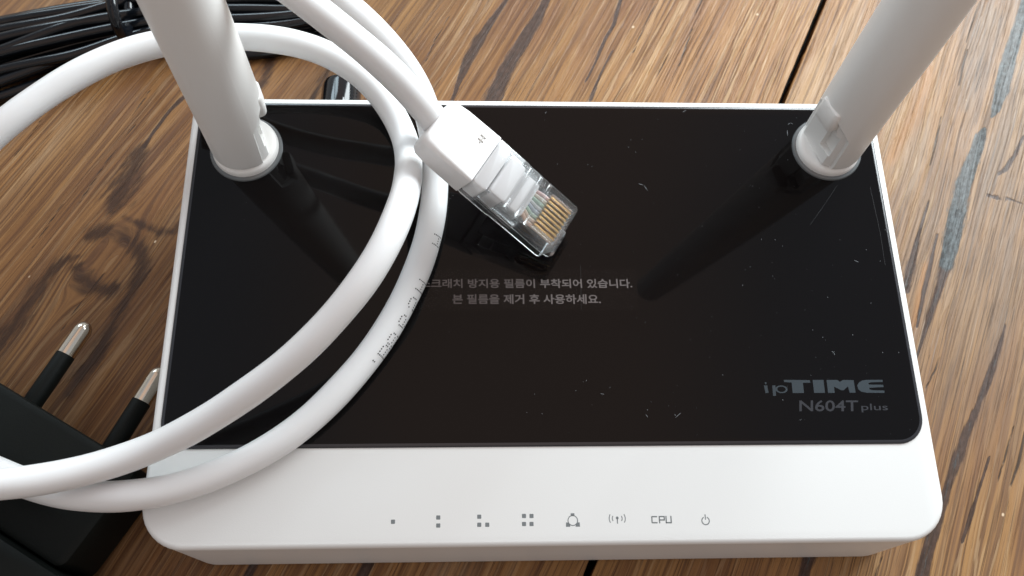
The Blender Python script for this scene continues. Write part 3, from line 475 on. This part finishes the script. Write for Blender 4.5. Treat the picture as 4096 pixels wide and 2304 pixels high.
# plug frame: X rear->tip, Z up
X_ = Tp_-Tr; X_ /= np.linalg.norm(X_); Yv = np.cross([0, 0, 1.], X_); Yv /= np.linalg.norm(Yv); Zv = np.cross(X_, Yv); PM = np.stack([X_, Yv, Zv], 1)
PL = lambda V: xf(V, PM, Tp_)
def prof_loft(secs, n=5):
    # sections along x: (x, halfwidth, zlow, zhigh, r)
    R_ = [[(x, yy, zz) for yy, zz in rrect(-h, h, a, b_, r_, n)] for x, h, a, b_, r_ in secs]; return loft(R_)
plug = mesh('plug', PL(prof_loft([(-21.8, 5.75, -6.9, .15, .5), (-21.3, 5.9, -7.0, .25, .5), (-14.2, 5.9, -7.0, .25, .5), (-13.6, 5.85, -6.6, 0, .4), (-.7, 5.85, -6.6, 0, .5), (-.15, 5.6, -6.4, -.2, .5), (0, 5.2, -6.1, -.6, .5)])[0]),
            prof_loft([(0, 1, 0, 1, .1)]*7)[1], CLEAR, eth, sharp=25)
plug['label'] = 'clear plastic plug with gold contacts and coloured wires'
V, F = prof_loft([(-34.0, 4.6, -6.6, -.7, 2.0), (-33.8, 5.3, -7.0, -.4, 1.8), (-32.9, 5.85, -7.2, 0, 1.4), (-30, 6.05, -7.3, .2, 1.1), (-22.0, 6.05, -7.2, .28, .6), (-21.8, 6.0, -7.1, .25, .6)])
boot = mesh('boot', PL(V), F, BOOT, eth, sharp=40)
mk_ = lambda pts: [(x, y, .3) for x, y in pts]
mb = MB()
for a, b_ in (((-25.6, 2.2), (-24.3, 2.2)), ((-25.6, 3.2), (-24.3, 3.2)), ((-25.0, 1.7), (-25.0, 3.7))):
    V, F = bevbox(a[0], b_[0] if b_[0] != a[0] else a[0]+.25, a[1], (a[1]+.25) if b_[1] == a[1] else b_[1], 0, .42, .05); mb.add(PL(V), F)
mb.build('raised_mark', mat('mark_plastic', (.55, .53, .5), .5, .4), boot)
core = mat('milky_plastic', (.93, .94, .95), .5, .2)
for nm, a in (('strain_insert', (-21.7, -18.2, -5.3, 5.3, -6.3, -.2)), ('strain_bar', (-17.9, -13.9, -4.7, 4.7, -6.0, .02)), ('wire_jacket', (-14.6, -9.4, -4.3, 4.3, -5.2, -.7))):
    V, F = bevbox(*a, .5, .8); mesh(nm, PL(V), F, core, plug)
wc = [(.75, .35, .12), (.8, .55, .35), (.2, .55, .35), (.25, .4, .6), (.6, .68, .72), (.15, .5, .3), (.75, .65, .5), (.62, .22, .2)]
for k in range(8):
    y = -3.57+k*1.02; wm = mat('wire_insulation', tuple(.45*c_+.45 for c_ in wc[k]), .4, .4)
    y1 = y*.85
    V, F = tube([(-10, y1, -1.6), (-9.2, y1, -1.6), (-7.8, y, -2.0), (-6.0, y, -1.9), (-.9, y, -1.9)], .43, 8); mesh('wire', PL(V), F, wm, plug)
    V, F = bevbox(-6.3, -1.0, y-.22, y+.22, -1.9, -.35, .06); mesh('gold_contact', PL(V), F, GOLD, plug)
mb = MB()
for k in range(9):
    y = -4.08+k*1.02; V, F = bevbox(-6.6, -.5, y-.1, y+.1, -1.4, .06, .05); mb.add(PL(V), F)
for x in (-13.2, -10.4, -8.0): V, F = bevbox(x-.5, x+.5, -5.3, 5.3, -.5, .14, .08); mb.add(PL(V), F)
for s in (-1, 1):
    V, F = bevbox(-21, -8.5, s*4.9-.25, s*4.9+.25, -6.2, -.3, .1); mb.add(PL(V), F)
mb.build('contact_comb', CLEAR, plug, sharp=25)
V, F = prof_loft([(-17, 2.6, -9.4, -8.6, .3), (-10, 3.0, -9.4, -8.3, .3), (-4.0, 3.1, -9.3, -7.8, .3), (-.6, 3.2, -9.2, -6.9, .3), (2.1, 3.2, -8.7, -6.3, .3), (2.5, 3.0, -8.5, -6.5, .3)])
mesh('latch_tab', PL(V), F, clear('clear_latch', .07, .12, (.96, .97, .98), 1.0), plug, sharp=25)

# ------------------------------------------------------------------ power adapter (two round pins)
A0, A1, A2, A3 = (np.array(p) for p in D['AD'])
q_ = A1-A0; q_[2] = 0; q_ /= np.linalg.norm(q_); p_ = np.array([-q_[1], q_[0], 0.])
if p_[1] < 0: p_ = -p_
p1b, p2b, p1a, p1t, p2a = (np.array(D[k]) for k in ('pin1b', 'pin2b', 'pin1a', 'pin1t', 'pin2a'))
mid = (p1b+p2b)/2; AM = np.stack([q_, p_, [0, 0, 1.]], 1); org = np.array([mid[0], mid[1], 0])
face = (A0-org)@p_; back = (A2-org)@p_
adp = thing('power_adapter', 'black plug-in power adapter with two round pins beside the router', 'adapter', org)
AL = lambda V: xf(V, AM, org)
V, F = bevbox(-40, 21.5, back-1, face, .1, D['ZB'], 1.1, 2.2, 6); mesh('plug_block', AL(V), F, MATTE, adp)
e3 = (A3-org)@q_
V, F = bevbox(-46, e3, back-52, back-1.2, .1, D['ZB']+3, 1.6, 3, 6); body2 = mesh('adapter_body', AL(V), F, MATTE, adp)
V, F = bevbox(-40, e3-13, back-46, back-8.5, D['ZB']+3, D['ZB']+3.12, .03, .5, 3); mesh('rating_label', AL(V), F, PAPER, adp)
pd = p1t-p1b; pd[2] = 0; pd /= np.linalg.norm(pd)
for b0 in (p1b, p2b):
    s0 = b0-pd*1.5; s1 = b0+pd*np.linalg.norm(p1a-p1b); L2 = np.linalg.norm(p1t-p1a)
    sl = mesh('pin', *tube([s0, s0+pd*1, s1-pd*.1, s1], [2.05, 2.05, 2.05, 1.98], 28), MATTE, adp, sharp=50)
    prof = [(0, 1.98), (L2-2.2, 1.98), (L2-1.4, 1.8), (L2-.7, 1.35), (L2-.2, .8), (L2, .2)]
    mesh('metal_tip', *tube([s1+pd*a for a, _ in prof], [r_ for _, r_ in prof], 32), STEEL, sl, sharp=60)

# ------------------------------------------------------------------ bundled low-voltage cord with its barrel plug behind the router
cord = thing('cable_bundle', 'black power cord wound in a tied bundle with its barrel plug behind the router', 'cable bundle', (-105, 145, 0))
strands = MB(); dull = MB()
ctrl_x = np.linspace(0, 1, 9)
cl = np.array([[-196, 96, 8], [-178, 112, 9], [-160, 123.5, 9], [-141, 132.5, 9], [-124, 139, 8.5], [-110.5, 143.5, 8], [-95, 147, 7.5], [-78, 147.5, 7], [-62, 149, 6.5], [-52, 151, 6]])
fan = np.array([10.5, 12, 12.5, 12.2, 10.8, 8.8, 8.0, 8.6, 7.5, 4.5])
Pcl, Tcl, Ncl, Bcl = frames(cl)
perp = np.stack([-Tcl[:, 1], Tcl[:, 0], 0*Tcl[:, 0]], 1); perp /= np.linalg.norm(perp, axis=1)[:, None]
rows = []
n_s = 24
for k in range(n_s):
    a = (k/(n_s-1))*2-1; lvl = [0, 1, .35][k % 3]
    off = a*fan+np.convolve(rng.normal(0, 2.0, len(cl)+2), [.25, .5, .25], 'valid')*np.clip(fan/9, .3, 1.2); pts = Pcl+perp*off[:, None]; pts[:, 2] = 1.6+lvl*(6.2 if k % 3 == 1 else 4)*(1-.55*a*a)+rng.normal(0, .25, len(cl))
    rows.append(pts)
for k in range(n_s):
    P_ = catmull(rows[k], 2.5); V, F = tube(P_, 1.5, 14); strands.add(V, F)
strands.build('cord_strands', BLACK, cord, sharp=None)
t0 = Pcl[5]+Tcl[5]*1.5; mbt = MB()
ringp_ = [t0+perp[5]*11.2*math.cos(a)+np.array([0, 0, 5.2])+np.array([0, 0, 1])*6.6*math.sin(a)+Tcl[5]*(1.2*math.cos(a)) for a in np.linspace(0, 2*math.pi, 40)]
ringp_ = [np.array([p[0], p[1], max(p[2], 1.2)]) for p in ringp_]
mbt.add(*tube(ringp_, 1.5, 12)); mbt.build('cord_tie', BLACK, cord, sharp=None)
# barrel plug: ribbed grip pushed into the router's back
gx, gz = -49.2, 9.0; y0g = 96.9
V, F = tube([(gx, y0g+a, gz) for a in (0, .3, 1, 20, 21.5, 22)], [4.6, 4.9, 5, 5, 4.6, 3.6], 40); grip = mesh('barrel_grip', V, F, BLACK, cord, sharp=40)
mb = MB()
for ai, ang in enumerate((28, 38, 48, 60)):
    for k in range(16 if ai else 1):
        a = math.radians(90-ang); y = y0g+3+k*1.05+(.5 if ai % 2 else 0)
        c = np.array([gx+5*math.cos(a), y, gz+5*math.sin(a)])
        if ai == 0: continue
        nn = np.array([math.cos(a), 0, math.sin(a)]); tg = np.array([-nn[2], 0, nn[0]])
        V = [c+tg*.28*math.cos(b2)+np.array([0, .28*math.sin(b2), 0]) for b2 in np.linspace(0, 2*math.pi, 6, endpoint=False)]+[c+nn*.28]
        mb.add(V, [[i, (i+1) % 6, 6] for i in range(6)])
mb.build('grip_bumps', BLACK, grip)
a = math.radians(72); c1 = np.array([gx+5.02*math.cos(a), y0g+6, gz+5.02*math.sin(a)])
V, F = tube([c1, c1+[0, 8, 0]], .16, 6); mesh('grip_line', V, F, mat('pale_line', (.5, .52, .54), .5, .4), grip)
mesh('cord_lead', *tube(catmull([(gx, y0g+21, gz), (gx+.5, y0g+30, 8), (gx+1, y0g+42, 5), (-52, 150, 4), (-60, 153, 4)], 2), 1.7, 12), BLACK, cord, sharp=None)
